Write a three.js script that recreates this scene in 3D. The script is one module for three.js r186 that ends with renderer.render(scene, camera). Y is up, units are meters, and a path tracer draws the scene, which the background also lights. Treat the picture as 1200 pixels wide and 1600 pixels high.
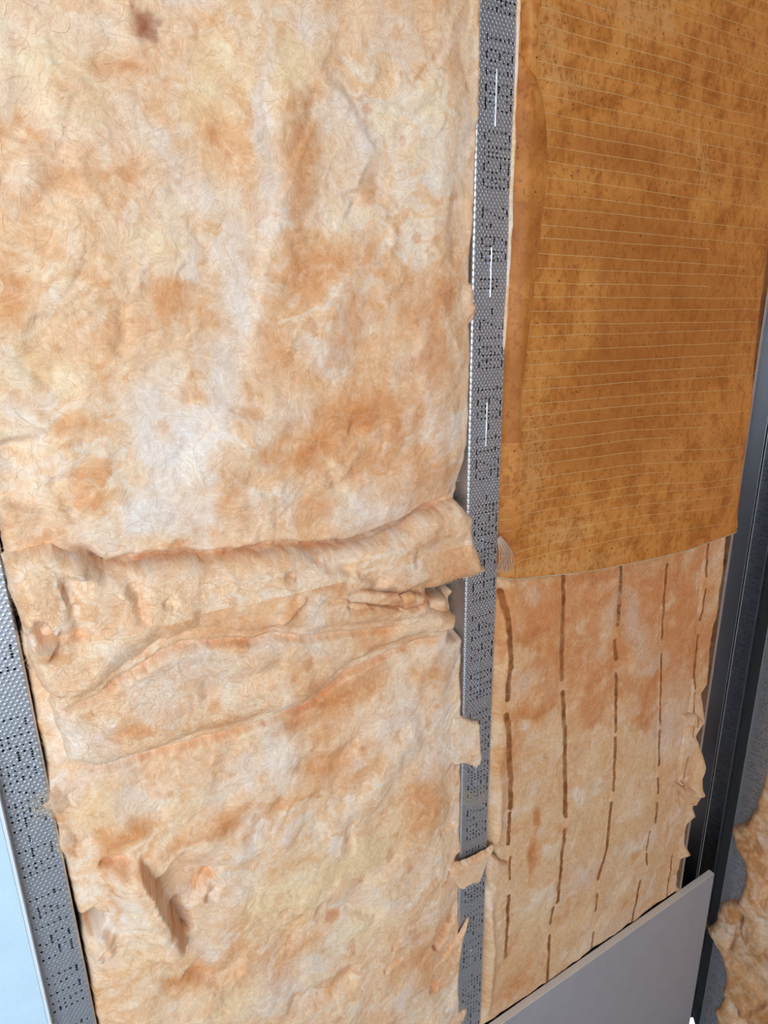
import * as THREE from 'three';
import { mergeGeometries } from 'three/addons/utils/BufferGeometryUtils.js';
import { RoundedBoxGeometry } from 'three/addons/geometries/RoundedBoxGeometry.js';
import { RectAreaLightUniformsLib } from 'three/addons/lights/RectAreaLightUniformsLib.js';

// ---------- camera, daylight, exposure ----------
const scene = new THREE.Scene();
const EYE = new THREE.Vector3(0, 1.62, .5809);
const camera = new THREE.PerspectiveCamera(76.746, .75, .02, 60);
camera.position.copy(EYE);
camera.up.set(-.008, .9567, -.2911);
{
  const yaw = .531226, pitch = .295528, roll = -.0176891;
  const f = new THREE.Vector3(Math.sin(yaw) * Math.cos(pitch), -Math.sin(pitch), -Math.cos(yaw) * Math.cos(pitch));
  const r = new THREE.Vector3().crossVectors(f, new THREE.Vector3(0, 1, 0)).normalize(), u = new THREE.Vector3().crossVectors(r, f);
  camera.up.copy(u).multiplyScalar(Math.cos(roll)).addScaledVector(r, -Math.sin(roll));
  camera.lookAt(EYE.clone().add(f));
}
scene.background = new THREE.Color().setRGB(.78, .92, 1.1);
scene.backgroundIntensity = 3.5;
RectAreaLightUniformsLib.init();
const daylight = new THREE.RectAreaLight(new THREE.Color().setRGB(.80, .93, 1.06), 5.8, 1.5, 1.6);
daylight.position.set(-1.05, 1.8, 1.98);
daylight.lookAt(-1.05, 1.8, 0);
scene.add(daylight);
const renderer = new THREE.WebGLRenderer();
renderer.toneMapping = THREE.LinearToneMapping;
renderer.toneMappingExposure = 1;
renderer.shadowMap.enabled = true;

// ---------- helpers ----------
let seed = 7;
const rnd = () => { seed = (seed * 1664525 + 1013904223) >>> 0; return seed / 4294967296; };
const lerp = (a, b, t) => a + (b - a) * t, clamp = (x, a = 0, b = 1) => x < a ? a : x > b ? b : x;
const ss = (a, b, x) => { const t = clamp((x - a) / (b - a)); return t * t * (3 - 2 * t); };
const PERM = new Uint8Array(512), GX = new Float32Array(256), GY = new Float32Array(256);
for (let i = 0; i < 256; i++) { PERM[i] = i; const a = rnd() * 6.2832; GX[i] = Math.cos(a); GY[i] = Math.sin(a); }
for (let i = 255; i > 0; i--) { const j = Math.floor(rnd() * (i + 1)), t = PERM[i]; PERM[i] = PERM[j]; PERM[j] = t; }
for (let i = 0; i < 256; i++) PERM[i + 256] = PERM[i];
function noise(x, y) {
  const xf = Math.floor(x), yf = Math.floor(y), X = xf & 255, Y = yf & 255; x -= xf; y -= yf;
  const u = x * x * x * (x * (x * 6 - 15) + 10), v = y * y * y * (y * (y * 6 - 15) + 10);
  const a = PERM[PERM[X] + Y], b = PERM[PERM[X + 1] + Y], c = PERM[PERM[X] + Y + 1], d = PERM[PERM[X + 1] + Y + 1];
  const n0 = GX[a] * x + GY[a] * y, n1 = GX[b] * (x - 1) + GY[b] * y, n2 = GX[c] * x + GY[c] * (y - 1), n3 = GX[d] * (x - 1) + GY[d] * (y - 1);
  return 1.5 * (n0 + u * (n1 - n0) + v * (n2 - n0 + u * (n0 - n1 - n2 + n3)));
}
const fbm = (x, y, o) => { let s = 0, a = .5; for (let i = 0; i < o; i++) { s += a * noise(x, y); x = x * 2.03 + 17.3; y = y * 2.03 + 9.1; a *= .5; } return s; };
function inPoly(P, x, y) { let c = false; for (let i = 0, j = P.length - 1; i < P.length; j = i++) if ((P[i][1] > y) !== (P[j][1] > y) && x < (P[j][0] - P[i][0]) * (y - P[i][1]) / (P[j][1] - P[i][1]) + P[i][0]) c = !c; return c; }
// distance to a polyline, the side of it (+ left of travel) and how far along (0..1)
function lineDist(P, x, y, closed, out) {
  let best = 1e9; const n = P.length, m = closed ? n : n - 1;
  for (let i = 0; i < m; i++) {
    const a = P[i], b = P[(i + 1) % n], dx = b[0] - a[0], dy = b[1] - a[1], px = x - a[0], py = y - a[1];
    const t = clamp((px * dx + py * dy) / (dx * dx + dy * dy + 1e-12)), ex = px - t * dx, ey = py - t * dy, d = ex * ex + ey * ey;
    if (d < best) { best = d; if (out) { out.side = dx * py - dy * px; out.t = (i + t) / m; } }
  }
  return Math.sqrt(best);
}
function smoothLine(P, n, closed) { const c = new THREE.CatmullRomCurve3(P.map(p => new THREE.Vector3(p[0], p[1], 0)), !!closed, 'centripetal'); return c.getPoints(n).map(v => [v.x, v.y]); }
const used = {};
function numbered(n) { if (!(n in used)) { used[n] = 0; return n; } used[n]++; return n + '_' + String(used[n]).padStart(3, '0'); }
function part(name, geometry, material, parent) { const m = new THREE.Mesh(geometry, material); m.name = name; m.castShadow = m.receiveShadow = true; parent.add(m); return m; }
function thing(name, label, category, base, group) {
  const g = new THREE.Group(); g.name = numbered(name); g.userData = { label, category }; if (group) g.userData.group = group;
  g.userData_base = base; scene.add(g); return g;
}
function settle(g) { const b = g.userData_base; delete g.userData_base; g.position.set(...b); for (const c of g.children) c.position.set(-b[0], -b[1], -b[2]); return g; }
function struct(name, geometry, material) { const m = new THREE.Mesh(geometry, material); m.name = name; m.userData = { kind: 'structure' }; m.castShadow = m.receiveShadow = true; scene.add(m); return m; }
const box = (x0, x1, y0, y1, z0, z1) => new THREE.BoxGeometry(x1 - x0, y1 - y0, z1 - z0).translate((x0 + x1) / 2, (y0 + y1) / 2, (z0 + z1) / 2);
const rbox = (x0, x1, y0, y1, z0, z1, r) => new RoundedBoxGeometry(x1 - x0, y1 - y0, z1 - z0, 2, r).translate((x0 + x1) / 2, (y0 + y1) / 2, (z0 + z1) / 2);
function dataTex(w, h, data, srgb) { const t = new THREE.DataTexture(data, w, h, THREE.RGBAFormat); t.wrapS = t.wrapT = THREE.RepeatWrapping; t.magFilter = THREE.LinearFilter; t.minFilter = THREE.LinearMipmapLinearFilter; t.generateMipmaps = true; if (srgb) t.colorSpace = THREE.SRGBColorSpace; t.needsUpdate = true; return t; }
function setUV(g, fn) { const p = g.attributes.position, n = p.count, a = new Float32Array(n * 2); for (let i = 0; i < n; i++) { const q = fn(p.getX(i), p.getY(i), p.getZ(i)); a[2 * i] = q[0]; a[2 * i + 1] = q[1]; } g.setAttribute('uv', new THREE.BufferAttribute(a, 2)); return g; }

// ---------- fibre texture: white noise smeared along a swirling field, so that it reads as matted glass fibres ----------
function fibreField(W, H, mx, my, steps, swirl, oct) {
  const gw = 129, gh = 129, ang = new Float32Array(gw * gh), wn = new Float32Array(W * H), out = new Float32Array(W * H);
  for (let j = 0; j < gh; j++) for (let i = 0; i < gw; i++) ang[j * gw + i] = swirl * fbm(i / (gw - 1) * mx * oct + 31, j / (gh - 1) * my * oct + 7, 3) * 3.2 + .9;
  for (let i = 0; i < W * H; i++) wn[i] = rnd();
  for (let j = 0; j < H; j++) for (let i = 0; i < W; i++) {
    let s = wn[j * W + i], n = 1;
    for (const dir of [1, -1]) {
      let x = i, y = j;
      for (let k = 0; k < steps; k++) {
        const gx = clamp(x / W * (gw - 1), 0, gw - 1.01), gy = clamp(y / H * (gh - 1), 0, gh - 1.01), a = ang[(gy | 0) * gw + (gx | 0)] * (1 - gx + (gx | 0)) + ang[(gy | 0) * gw + (gx | 0) + 1] * (gx - (gx | 0));
        x += dir * Math.cos(a); y += dir * Math.sin(a);
        const xi = x | 0, yi = y | 0; if (xi < 0 || yi < 0 || xi >= W || yi >= H) break;
        s += wn[yi * W + xi]; n++;
      }
    }
    out[j * W + i] = (s / n - .5) * Math.sqrt(n);
  }
  return out;
}
const FW = 1024, FIB = fibreField(FW, FW, .4, .4, 8, 2.2, 40);
const fib = (x, y) => FIB[(((y % FW) + FW) % FW | 0) * FW + (((x % FW) + FW) % FW | 0)];

// wool: cream to tan glass wool with binder stains. A patch is [x, y, rx, ry, turn, colour, strength, softness], metres on the wall
const C = { cream: [245, 202, 161], pale: [248, 216, 180], white: [246, 229, 214], lilac: [240, 219, 203], tan: [231, 169, 117], orange: [220, 145, 89], rust: [195, 112, 60], brown: [148, 84, 56], yellow: [249, 214, 161], peach: [236, 180, 133], mark: [120, 63, 27], mark2: [152, 86, 43] };
function woolTextures(x0, x1, y0, y1, W, H, patches, base, stainAmount, extra, gauzy = 1) {
  const col = new Uint8Array(W * H * 4), bmp = new Uint8Array(W * H * 4), A = [], cell = 48;
  // stains and gauzy strands on a coarser grid
  const Q = 2.5, qw = Math.ceil(W / Q) + 2, qh = Math.ceil(H / Q) + 2, R = new Float32Array(qw * qh * 3);
  for (let j = 0; j < qh; j++) for (let i = 0; i < qw; i++) {
    const x = x0 + (i * Q + .5) / W * (x1 - x0), y = y0 + (j * Q + .5) / H * (y1 - y0);
    const wx = fbm(x * 16 + 3, y * 16, 4), wy = fbm(x * 16 + 40, y * 16 + 9, 4), wf = fbm(x * 70, y * 70, 4), wm = fbm(x * 34 + 7, y * 27, 4);
    const xx = x + wx * .03, yy = y + wy * .03;
    let c = base.slice();
    const mixc = (k, t) => { for (let q = 0; q < 3; q++) c[q] += (k[q] - c[q]) * t; };
    mixc(C.peach, .55 * ss(-.15, .35, fbm(xx * 9 + 70, yy * 9, 4)));
    mixc(C.pale, .6 * ss(.05, .4, fbm(xx * 12 + 5, yy * 12 + 55, 4)));
    mixc(C.tan, stainAmount * ss(.02, .38, fbm(xx * 14 + 90, yy * 11 + 21, 5)));
    mixc(C.orange, stainAmount * .8 * ss(.16, .42, fbm(xx * 24 + 11, yy * 20 + 77, 5)));
    mixc(C.lilac, .55 * ss(.18, .45, fbm(xx * 17 + 130, yy * 12 + 60, 5)));
    mixc(C.orange, .38 * ss(.08, .4, fbm(xx * 46 + 3, yy * 38, 4)) * ss(-.25, .2, wm)); mixc(C.white, .32 * ss(.1, .42, fbm(xx * 40 + 77, yy * 30 + 5, 4)));
    const gx = x + wx * .07 + wm * .012, gy = y + wy * .07, g1 = 1 - Math.abs(fbm(gx * 15 + 200, gy * 24, 3)) * 3.4, g2 = 1 - Math.abs(fbm(gx * 34 + 20, gy * 22 + 300, 3)) * 3.4, gm = ss(-.2, .25, fbm(x * 7 + 44, y * 7, 2));
    const gauze = k => { k *= gauzy; mixc(C.white, k * .42 * gm * ss(.35, .95, g1)); mixc(C.pale, k * .34 * ss(.5, .97, g2)); mixc(C.orange, k * .2 * (1 - gm) * ss(.4, .95, g1)); mixc(C.rust, k * .22 * ss(.3, .5, wm + .3 * wf)); };
    gauze(1);
    for (const p of patches) {
      const dx = x + wx * .022 * (p[7] ?? 1) + wf * .006 - p[0], dy = y + wy * .022 * (p[7] ?? 1) - p[1]; if (Math.abs(dx) > 2.2 * Math.max(p[2], p[3]) || Math.abs(dy) > 2.2 * Math.max(p[2], p[3])) continue;
      const cs = Math.cos(p[4]), sn = Math.sin(p[4]), u = (dx * cs - dy * sn) / p[2], v = (dx * sn + dy * cs) / p[3], r = Math.sqrt(u * u + v * v) + wf * .5;
      mixc(p[5], .9 * p[6] * (1 - ss(.1, 1.45, r + .9 * wm)) * (.8 + .5 * wf));
    }
    gauze(.45);
    const q = (j * qw + i) * 3; R[q] = c[0]; R[q + 1] = c[1]; R[q + 2] = c[2];
  }
  for (let j = 0; j < H; j++) for (let i = 0; i < W; i++) {
    const x = x0 + (i + .5) / W * (x1 - x0), y = y0 + (j + .5) / H * (y1 - y0), gx = i / Q, gy = j / Q, a = (gy | 0) * qw + (gx | 0), fx = gx - (gx | 0), fy = gy - (gy | 0);
    const f1 = fib(x * 2600, y * 2600), f2 = fib(x * 1150 + 333, y * 1150 + 91), f3 = noise(x * 200, y * 200) + .5 * noise(x * 430 + 9, y * 430), o = (j * W + i) * 4;
    const tone = 1 + .06 * f1 + .05 * f2 + .02 * f3;
    for (let q = 0; q < 3; q++) {
      let c = lerp(lerp(R[a * 3 + q], R[a * 3 + 3 + q], fx), lerp(R[(a + qw) * 3 + q], R[(a + qw) * 3 + 3 + q], fx), fy);
      c *= 1 + (tone - 1) * (1 + q * .35); col[o + q] = clamp(c, 0, 253);
    }
    col[o + 3] = bmp[o + 3] = 255;
    bmp[o] = bmp[o + 1] = bmp[o + 2] = clamp(128 + 30 * f1 + 28 * f2 + 10 * f3, 0, 255);
  }
  if (extra) extra(col, bmp, W, H);
  return { map: dataTex(W, H, col, true), bump: dataTex(W, H, bmp, false), x0, x1, y0, y1 };
}
function woolMaterial(t, bump = .0009) { const m = new THREE.MeshPhysicalMaterial({ map: t.map, bumpMap: t.bump, bumpScale: bump, roughness: 1, specularIntensity: .12, sheen: .35, sheenRoughness: .7, sheenColor: new THREE.Color(1, .95, .88), side: THREE.DoubleSide }); return m; }
const uvOf = t => (x, y) => [(x - t.x0) / (t.x1 - t.x0), (y - t.y0) / (t.y1 - t.y0)];

// soft lumps, torn flake edges and wrinkles of matted wool, metres
function woolRelief(x, y, k = 1) {
  const wx = fbm(x * 11 + 8, y * 11 + 3, 3) * .05, wy = fbm(x * 11 + 61, y * 11 + 29, 3) * .05, X = x + wx, Y = y + wy;
  let h = .010 * fbm(X * 7, Y * 6, 3) + .0032 * fbm(X * 20 + 50, Y * 17, 3);
  const r = 1 - Math.abs(noise(X * 24 + 12, Y * 20 + 70)) * 2.2; h += .0011 * Math.max(0, r) ** 3 * ss(-.1, .3, fbm(x * 9 + 33, y * 9, 2));
  const t = fbm(X * 13 + 90, Y * 10 + 15, 4), m = ss(-.12, .25, fbm(x * 8 + 5, y * 8 + 99, 2));
  h += m * (.0010 * ss(.05, .09, t) + .0009 * ss(-.12, -.08, t) + .0011 * ss(.195, .225, t));
  h += .0009 * fbm(x * 80, y * 80, 2) + .0002 * noise(x * 330, y * 330);
  return h * k;
}
// strokes shape a piece of wool: {p: line, w: width, h: height, step: one side only}
function strokes(list, x, y) {
  let h = 0; const o = {};
  for (const s of list) {
    const b = s.box ?? (s.box = s.p.reduce((b, q) => [Math.min(b[0], q[0]), Math.max(b[1], q[0]), Math.min(b[2], q[1]), Math.max(b[3], q[1])], [9, -9, 9, -9])), m = Math.max(s.w * 3, s.reach ?? 0);
    if (x < b[0] - m || x > b[1] + m || y < b[2] - m || y > b[3] + m) continue;
    const jx = .0035 * fbm(x * 60 + 9, y * 60, 2), jy = .0035 * fbm(x * 60, y * 60 + 19, 2), d = lineDist(s.p, x + jx, y + jy, false, o), end = ss(0, .12, o.t) * ss(1, .88, o.t);
    if (s.reach) { const sd = o.side > 0 ? d : -d; h += s.h * end * ss(-s.w, s.w, sd) * (1 - ss(s.reach * .25, s.reach, Math.abs(sd))); }
    else h += s.h * end * Math.exp(-d * d / (s.w * s.w));
  }
  return h;
}
// A torn sheet of wool: outline in metres, front surface top(u, v), rounded down by T over the edge radius R; put(u, v, h) sets it in the room
function woolSheet({ outline, step, top, T, R, ragged = .003, put, tex, uvAt, fringe = 0 }) {
  const xs = outline.map(p => p[0]), ys = outline.map(p => p[1]), pad = ragged * 2 + step * 2;
  const x0 = Math.min(...xs) - pad, x1 = Math.max(...xs) + pad, y0 = Math.min(...ys) - pad, y1 = Math.max(...ys) + pad;
  const nx = Math.ceil((x1 - x0) / step) + 1, ny = Math.ceil((y1 - y0) / step) + 1, sd = new Float32Array(nx * ny);
  for (let j = 0; j < ny; j++) for (let i = 0; i < nx; i++) {
    const x = x0 + i * step, y = y0 + j * step, X = x + ragged * 1.7 * fbm(x * 45 + 4, y * 45, 4), Y = y + ragged * 1.7 * fbm(x * 45, y * 45 + 70, 4);
    const d = lineDist(outline, X, Y, true); sd[j * nx + i] = inPoly(outline, X, Y) ? -d : d;
  }
  const keep = new Int32Array(nx * ny).fill(-1), pos = [], uv = [], idx = [], tops = [];
  const vert = k => {
    if (keep[k] >= 0) return keep[k];
    const i = k % nx, j = (k / nx) | 0; let x = x0 + i * step, y = y0 + j * step, d = sd[k];
    if (d > 0) {
      const gx = (sd[j * nx + Math.min(nx - 1, i + 1)] - sd[j * nx + Math.max(0, i - 1)]), gy = (sd[Math.min(ny - 1, j + 1) * nx + i] - sd[Math.max(0, j - 1) * nx + i]), l = Math.hypot(gx, gy) || 1;
      const mv = Math.min(d, step * 1.2); x -= gx / l * mv; y -= gy / l * mv; d = 0;
    }
    const t = clamp(-d / R), prof = Math.sqrt(1 - (1 - t) * (1 - t)), h = top(x, y) - T * (1 - prof);
    pos.push(...put(x, y, h)); uv.push(...uvAt(x, y)); tops.push([x, y, h]);
    return keep[k] = tops.length - 1;
  };
  for (let j = 0; j < ny - 1; j++) for (let i = 0; i < nx - 1; i++) {
    const a = j * nx + i, b = a + 1, c = a + nx, d = c + 1;
    if (Math.min(sd[a], sd[b], sd[c], sd[d]) >= 0) continue;
    const A = vert(a), B = vert(b), Cc = vert(c), D = vert(d); idx.push(A, B, D, A, D, Cc);
  }
  const g = new THREE.BufferGeometry(); g.setAttribute('position', new THREE.Float32BufferAttribute(pos, 3)); g.setAttribute('uv', new THREE.Float32BufferAttribute(uv, 2)); g.setIndex(idx); g.computeVertexNormals();
  g.tops = tops; return g;
}
// Loose glass fibres lying on a sheet: thin curved ribbons, too many to count
function fibres(sheet, n, put, long, lift, width, edgeOnly) {
  const pos = [], col = [], idx = [], T = sheet.tops, near = new Map(), q = .004;
  for (const t of T) near.set(Math.round(t[0] / q) * 100003 + Math.round(t[1] / q), t[2]);
  const tint = [[1, .96, .9], [.96, .88, .74], [.9, .78, .6], [1, .98, .96]];
  for (let k = 0; k < n; k++) {
    const s = T[Math.floor(rnd() * T.length)], L = long * (.25 + 1.1 * rnd() * rnd()), N = 6; let x = s[0], y = s[1], a = 3 * fbm(x * 14, y * 14, 2) + (rnd() - .5) * 2.6, h = s[2], lf = lift * rnd() * rnd(), curl = (rnd() - .5) * 1.7, c = tint[Math.floor(rnd() * 4)], w = width * (.5 + .7 * rnd()), b = pos.length / 3, ph = rnd() * 1.5;
    for (let i = 0; i <= N; i++) {
      const t = i / N, hh = near.get(Math.round(x / q) * 100003 + Math.round(y / q)); if (hh !== undefined) h = lerp(h, hh, .8);
      const z = h + .0004 + lf * Math.sin(Math.PI * Math.min(1, t * .9 + .05)), wt = w * (1 - .6 * t), nx = -Math.sin(a) * wt, ny = Math.cos(a) * wt, tw = .6 * wt * Math.sin(ph + t * 3);
      pos.push(...put(x + nx, y + ny, z + tw), ...put(x - nx, y - ny, z - tw)); col.push(...c, ...c);
      if (i) { const e = b + 2 * i; idx.push(e - 2, e - 1, e + 1, e - 2, e + 1, e); }
      x += Math.cos(a) * L / N; y += Math.sin(a) * L / N; a += curl * (.4 + rnd() * .6);
    }
  }
  const g = new THREE.BufferGeometry(); g.setAttribute('position', new THREE.Float32BufferAttribute(pos, 3)); g.setAttribute('color', new THREE.Float32BufferAttribute(col, 3)); g.setIndex(idx); g.computeVertexNormals(); return g;
}
const fibreMat = new THREE.MeshPhysicalMaterial({ color: new THREE.Color().setRGB(.92, .78, .6), vertexColors: true, roughness: .95, specularIntensity: .3, transmission: .45, thickness: 0, side: THREE.DoubleSide });
function addFibres(sheet, n, put, parent, long = .026, lift = .003, width = .00016) { const m = part('loose_fibres', fibres(sheet, n, put, long, lift, width), fibreMat, parent); m.userData.kind = 'stuff'; return m; }
const onWall = (x, y, h) => [x, y, h];

// ---------- the room ----------
const plasterTex = (() => { const n = 512, d = new Uint8Array(n * n * 4); for (let i = 0; i < n * n; i++) { const x = i % n, y = (i / n) | 0, v = 128 + 60 * fbm(x / 9, y / 9, 3) + 50 * (rnd() - .5); d[4 * i] = d[4 * i + 1] = d[4 * i + 2] = clamp(v, 0, 255); d[4 * i + 3] = 255; } const t = dataTex(n, n, d); t.repeat.set(5, 5); return t; })();
const roomWhite = new THREE.MeshStandardMaterial({ color: new THREE.Color().setRGB(.45, .44, .43), roughness: .95, bumpMap: plasterTex, bumpScale: .0006 });
const screed = new THREE.MeshStandardMaterial({ color: new THREE.Color().setRGB(.46, .47, .48), roughness: .75, bumpMap: plasterTex, bumpScale: .0008 });
const XL = -2.3, ZB = 2, TOP = 2.75;
struct('floor', box(XL - .2, 1.4, -.15, 0, -.3, ZB + .2), screed);
struct('ceiling', box(XL - .2, 1.4, TOP, TOP + .15, -.3, ZB + .2), roomWhite);
struct('wall_behind_partition', box(XL - .2, 1.4, 0, TOP, -.3, -.085), roomWhite);
struct('wall_left', box(XL - .2, XL, 0, TOP, -.085, ZB), roomWhite);
struct('wall_right', box(1.225, 1.4, 0, TOP, -.085, ZB), roomWhite);
{ // wall behind the camera, with the window
  const x0 = -1.8, x1 = -.3, y0 = 1, y1 = 2.6, g = mergeGeometries([box(XL - .2, 1.4, 0, y0, ZB, ZB + .2), box(XL - .2, 1.4, y1, TOP, ZB, ZB + .2), box(XL - .2, x0, y0, y1, ZB, ZB + .2), box(x1, 1.4, y0, y1, ZB, ZB + .2)]);
  struct('wall_opposite', g, roomWhite);
  const w = new THREE.Group(); w.name = 'window_1'; w.userData = { kind: 'structure' }; scene.add(w);
  const pvc = new THREE.MeshStandardMaterial({ color: 0xf2f2f0, roughness: .4 }), xm = (x0 + x1) / 2, z0 = ZB + .08, z1 = ZB + .14;
  for (const [a, b, c, d] of [[x0, x0 + .06, y0, y1], [x1 - .06, x1, y0, y1], [x0 + .06, x1 - .06, y0, y0 + .06], [x0 + .06, x1 - .06, y1 - .06, y1], [xm - .04, xm + .04, y0 + .06, y1 - .06]]) part('window_frame', box(a, b, c, d, z0, z1), pvc, w);
  const glass = new THREE.MeshPhysicalMaterial({ color: 0xffffff, transmission: 1, thickness: 0, roughness: 0, ior: 1.5 });
  part('pane', box(x0 + .06, xm - .04, y0 + .06, y1 - .06, ZB + .108, ZB + .112), glass, w);
  part('pane', box(xm + .04, x1 - .06, y0 + .06, y1 - .06, ZB + .108, ZB + .112), glass, w);
}

// ---------- galvanised studs ----------
const FONT = { 0: '3E5149453E', 1: '00427F4000', 2: '4261514946', 3: '2141454B31', 4: '1814127F10', 5: '2745454539', 6: '3C4A494930', 7: '0171090503', 8: '3649494936', 9: '064949291E', ',': '0050300000', '-': '0008080800', '.': '0060600000', ':': '0036360000', m: '7C04180478', M: '7F020C027F', Z: '6151494543', E: '7F49494941', N: '7F0408107F', D: '7F4141221C', C: '3E41414122', W: '3F4038403F', T: '01017F0101', A: '7E1111117E', I: '00417F4100', '/': '2010080402' };
// ink-jet dots on the flange: reads downwards, tops of the letters to the right, or the other way up
function printMap(rows, wMM, hMM, W, H, upward, lengthwise) {
  const d = new Uint8Array(W * H * 4); const rr = rnd() * 100;
  for (let i = 0; i < W * H; i++) { const x = i % W, y = (i / W) | 0, v = 240 + 12 * fbm(x / W * 7 + rr, y / H * hMM / wMM * 7, 4) + 8 * (rnd() - .5); d[4 * i] = v * .985; d[4 * i + 1] = v * .99; d[4 * i + 2] = v; d[4 * i + 3] = 255; }
  const dot = (mx, my, r) => { const cx = mx / wMM * W, cy = my / hMM * H, rx = r / wMM * W, ry = r / hMM * H; for (let y = Math.floor(cy - ry - 1); y <= cy + ry + 1; y++) for (let x = Math.floor(cx - rx - 1); x <= cx + rx + 1; x++) { const q = Math.hypot((x - cx) / rx, (y - cy) / ry); if (x < 0 || x >= W) continue; const a = .93 * (1 - ss(.75, 1.25, q)); if (a <= 0) continue; const o = (((y % H) + H) % H * W + x) * 4; for (let k = 0; k < 3; k++) d[o + k] = lerp(d[o + k], 26, a); } };
  for (const { text, at, size, pitch, start, r } of rows) {
    [...text].forEach((ch, n) => { const f = FONT[ch]; if (!f) return; for (let c = 0; c < 5; c++) { const bits = parseInt(f.slice(2 * c, 2 * c + 2), 16); for (let b = 0; b < 7; b++) if (bits >> b & 1) { const across = (3 - b) / 6 * size, along = n * pitch + c / 5 * pitch * .8 + start; dot(upward ? at - across : at + across + (rnd() - .5) * .4, upward ? along : hMM - along, r * (.8 + .4 * rnd())); } } });
  }
  return dataTex(W, H, d, true);
}
const knurl = (() => { // two raised dimples to the cell
  const w = 96, h = 144, d = new Uint8Array(w * h * 4);
  for (let j = 0; j < h; j++) for (let i = 0; i < w; i++) { let v = 0; for (const [cx, cy] of [[.25, .25], [.75, .75], [1.25, .25], [-.25, .75], [.25, 1.25], [.75, -.25]]) { const dx = ((i + .5) / w - cx) * 4.8, dy = ((j + .5) / h - cy) * 7; v += Math.exp(-(dx * dx + dy * dy) / .8); } const o = 4 * (j * w + i); d[o] = d[o + 1] = d[o + 2] = clamp(v, 0, 1) * 255; d[o + 3] = 255; }
  return dataTex(w, h, d);
})();
const ZINC = new THREE.Color().setRGB(.64, .64, .655);
function zinc(map, hMM, wMM, bump) {
  const m = new THREE.MeshPhysicalMaterial({ color: ZINC, metalness: 1, roughness: bump ? .5 : .24 }); // pressed dimples leave the zinc duller than the plain strip
  if (map) { m.map = map; map.repeat.set(1000 / wMM, 1000 / hMM); }
  if (bump) { m.bumpMap = knurl.clone(); m.bumpMap.repeat.set(1 / .0048, 1 / .007); m.bumpScale = bump; }
  return m;
}
const zincPlain = zinc(null, 0, 0, .0003), zincSmooth = zinc(null, 0, 0, 0), zincEdge = zinc(null, 0, 0, .00045), zincBead = zincSmooth;
// C-section: web on the left, flanges front and back, stiffening lips. Turned by `turn` about its front left edge
function stud(label, x, z, turn, y0, y1, flangeMat, slots) {
  const o = thing('metal_stud', label, 'stud', [x, y0, z], 'galvanised partition studs');
  const H = y1 - y0, W = .05, D = .075, r = .003, t = .0007, put = g => g.rotateY(turn).translate(x, y0, z);
  const long = (pts, close) => { // sweep a profile upward
    const p = [], uv = [], ix = []; let s = 0; const n = pts.length;
    pts.forEach(([a, b], i) => { if (i) s += Math.hypot(a - pts[i - 1][0], b - pts[i - 1][1]); p.push(a, 0, b, a, H, b); uv.push(s, 0, s, H); if (i) { const k = 2 * i; ix.push(k - 2, k, k + 1, k - 2, k + 1, k - 1); } });
    const g = new THREE.BufferGeometry(); g.setAttribute('position', new THREE.Float32BufferAttribute(p, 3)); g.setAttribute('uv', new THREE.Float32BufferAttribute(uv, 2)); g.setIndex(ix); g.computeVertexNormals(); return put(g);
  };
  const arc = (cx, cz, R, a0, a1, n = 6) => Array.from({ length: n + 1 }, (_, i) => { const a = a0 + (a1 - a0) * i / n; return [cx + R * Math.cos(a), cz + R * Math.sin(a)]; });
  const shell = (outer, inner) => long([...outer, ...inner.slice().reverse(), outer[0]]);
  const f0 = r, f1 = W - r;
  part('flange', long([[f0, 0], [f1, 0]]), flangeMat, o);
  part('bend', shell(arc(r, -r, r, Math.PI, Math.PI / 2), arc(r, -r, r - t, Math.PI, Math.PI / 2)), zincEdge, o);
  part('bend', shell(arc(W - r, -r, r, Math.PI / 2, 0), arc(W - r, -r, r - t, Math.PI / 2, 0)), zincEdge, o);
  part('flange_inside', long([[f1, -t], [f0, -t]]), zincPlain, o);
  part('web', shell([[0, -D + r], [0, -r]], [[t, -D + r], [t, -r]]), zincPlain, o);
  part('lip', shell([[W, -r], [W, -.009]], [[W - t, -r], [W - t, -.009]]), zincPlain, o);
  part('rear_flange', shell([[W - r, -D], [0, -D]], [[W - r, -D + t], [0, -D + t]]), zincPlain, o);
  for (const [a, b] of slots ?? []) { // short pressed bead on the centre line
    const g = new THREE.CapsuleGeometry(.0015, b - a, 5, 10).scale(1, 1, .8).translate(W * .5, (a + b) / 2 - y0, .0002); setUV(g, (p, q) => [p, q]);
    part('pressed_bead', put(g), zincBead, o);
  }
  return settle(o);
}
const midText = 'DIN 18182 CW50 2,60 m -Z100 160-1125 -M50/06-EN 14195 ';
const H60 = 1e3 * (.0142 * midText.length);
const printA = printMap([{ text: midText, at: 25, size: 33, pitch: 14.2, start: 0, r: 1.05 }], 45.6, H60, 256, 2048);
const printB = printMap([{ text: 'CW50/06-EN 14195 DIN 18182 2,60 m-Z1 ', at: 24, size: 31, pitch: 17, start: 0, r: 1.0 }], 45.6, 17 * 38, 256, 2048);
const printC = printMap([{ text: 'EN 14195 Z100 2,60 m DIN 18182 CW50-', at: 14, size: 12, pitch: 13, start: 0, r: .6 }, { text: 'CW50/06 Z100 1125 16:08 M2 50 DIN 18', at: 31, size: 12, pitch: 13, start: 0, r: .6 }], 45.6, 470, 256, 2048, true);
const startY = 1.7258; // the line that reads 2,60 m - Z100 begins here on the middle stud
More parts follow.
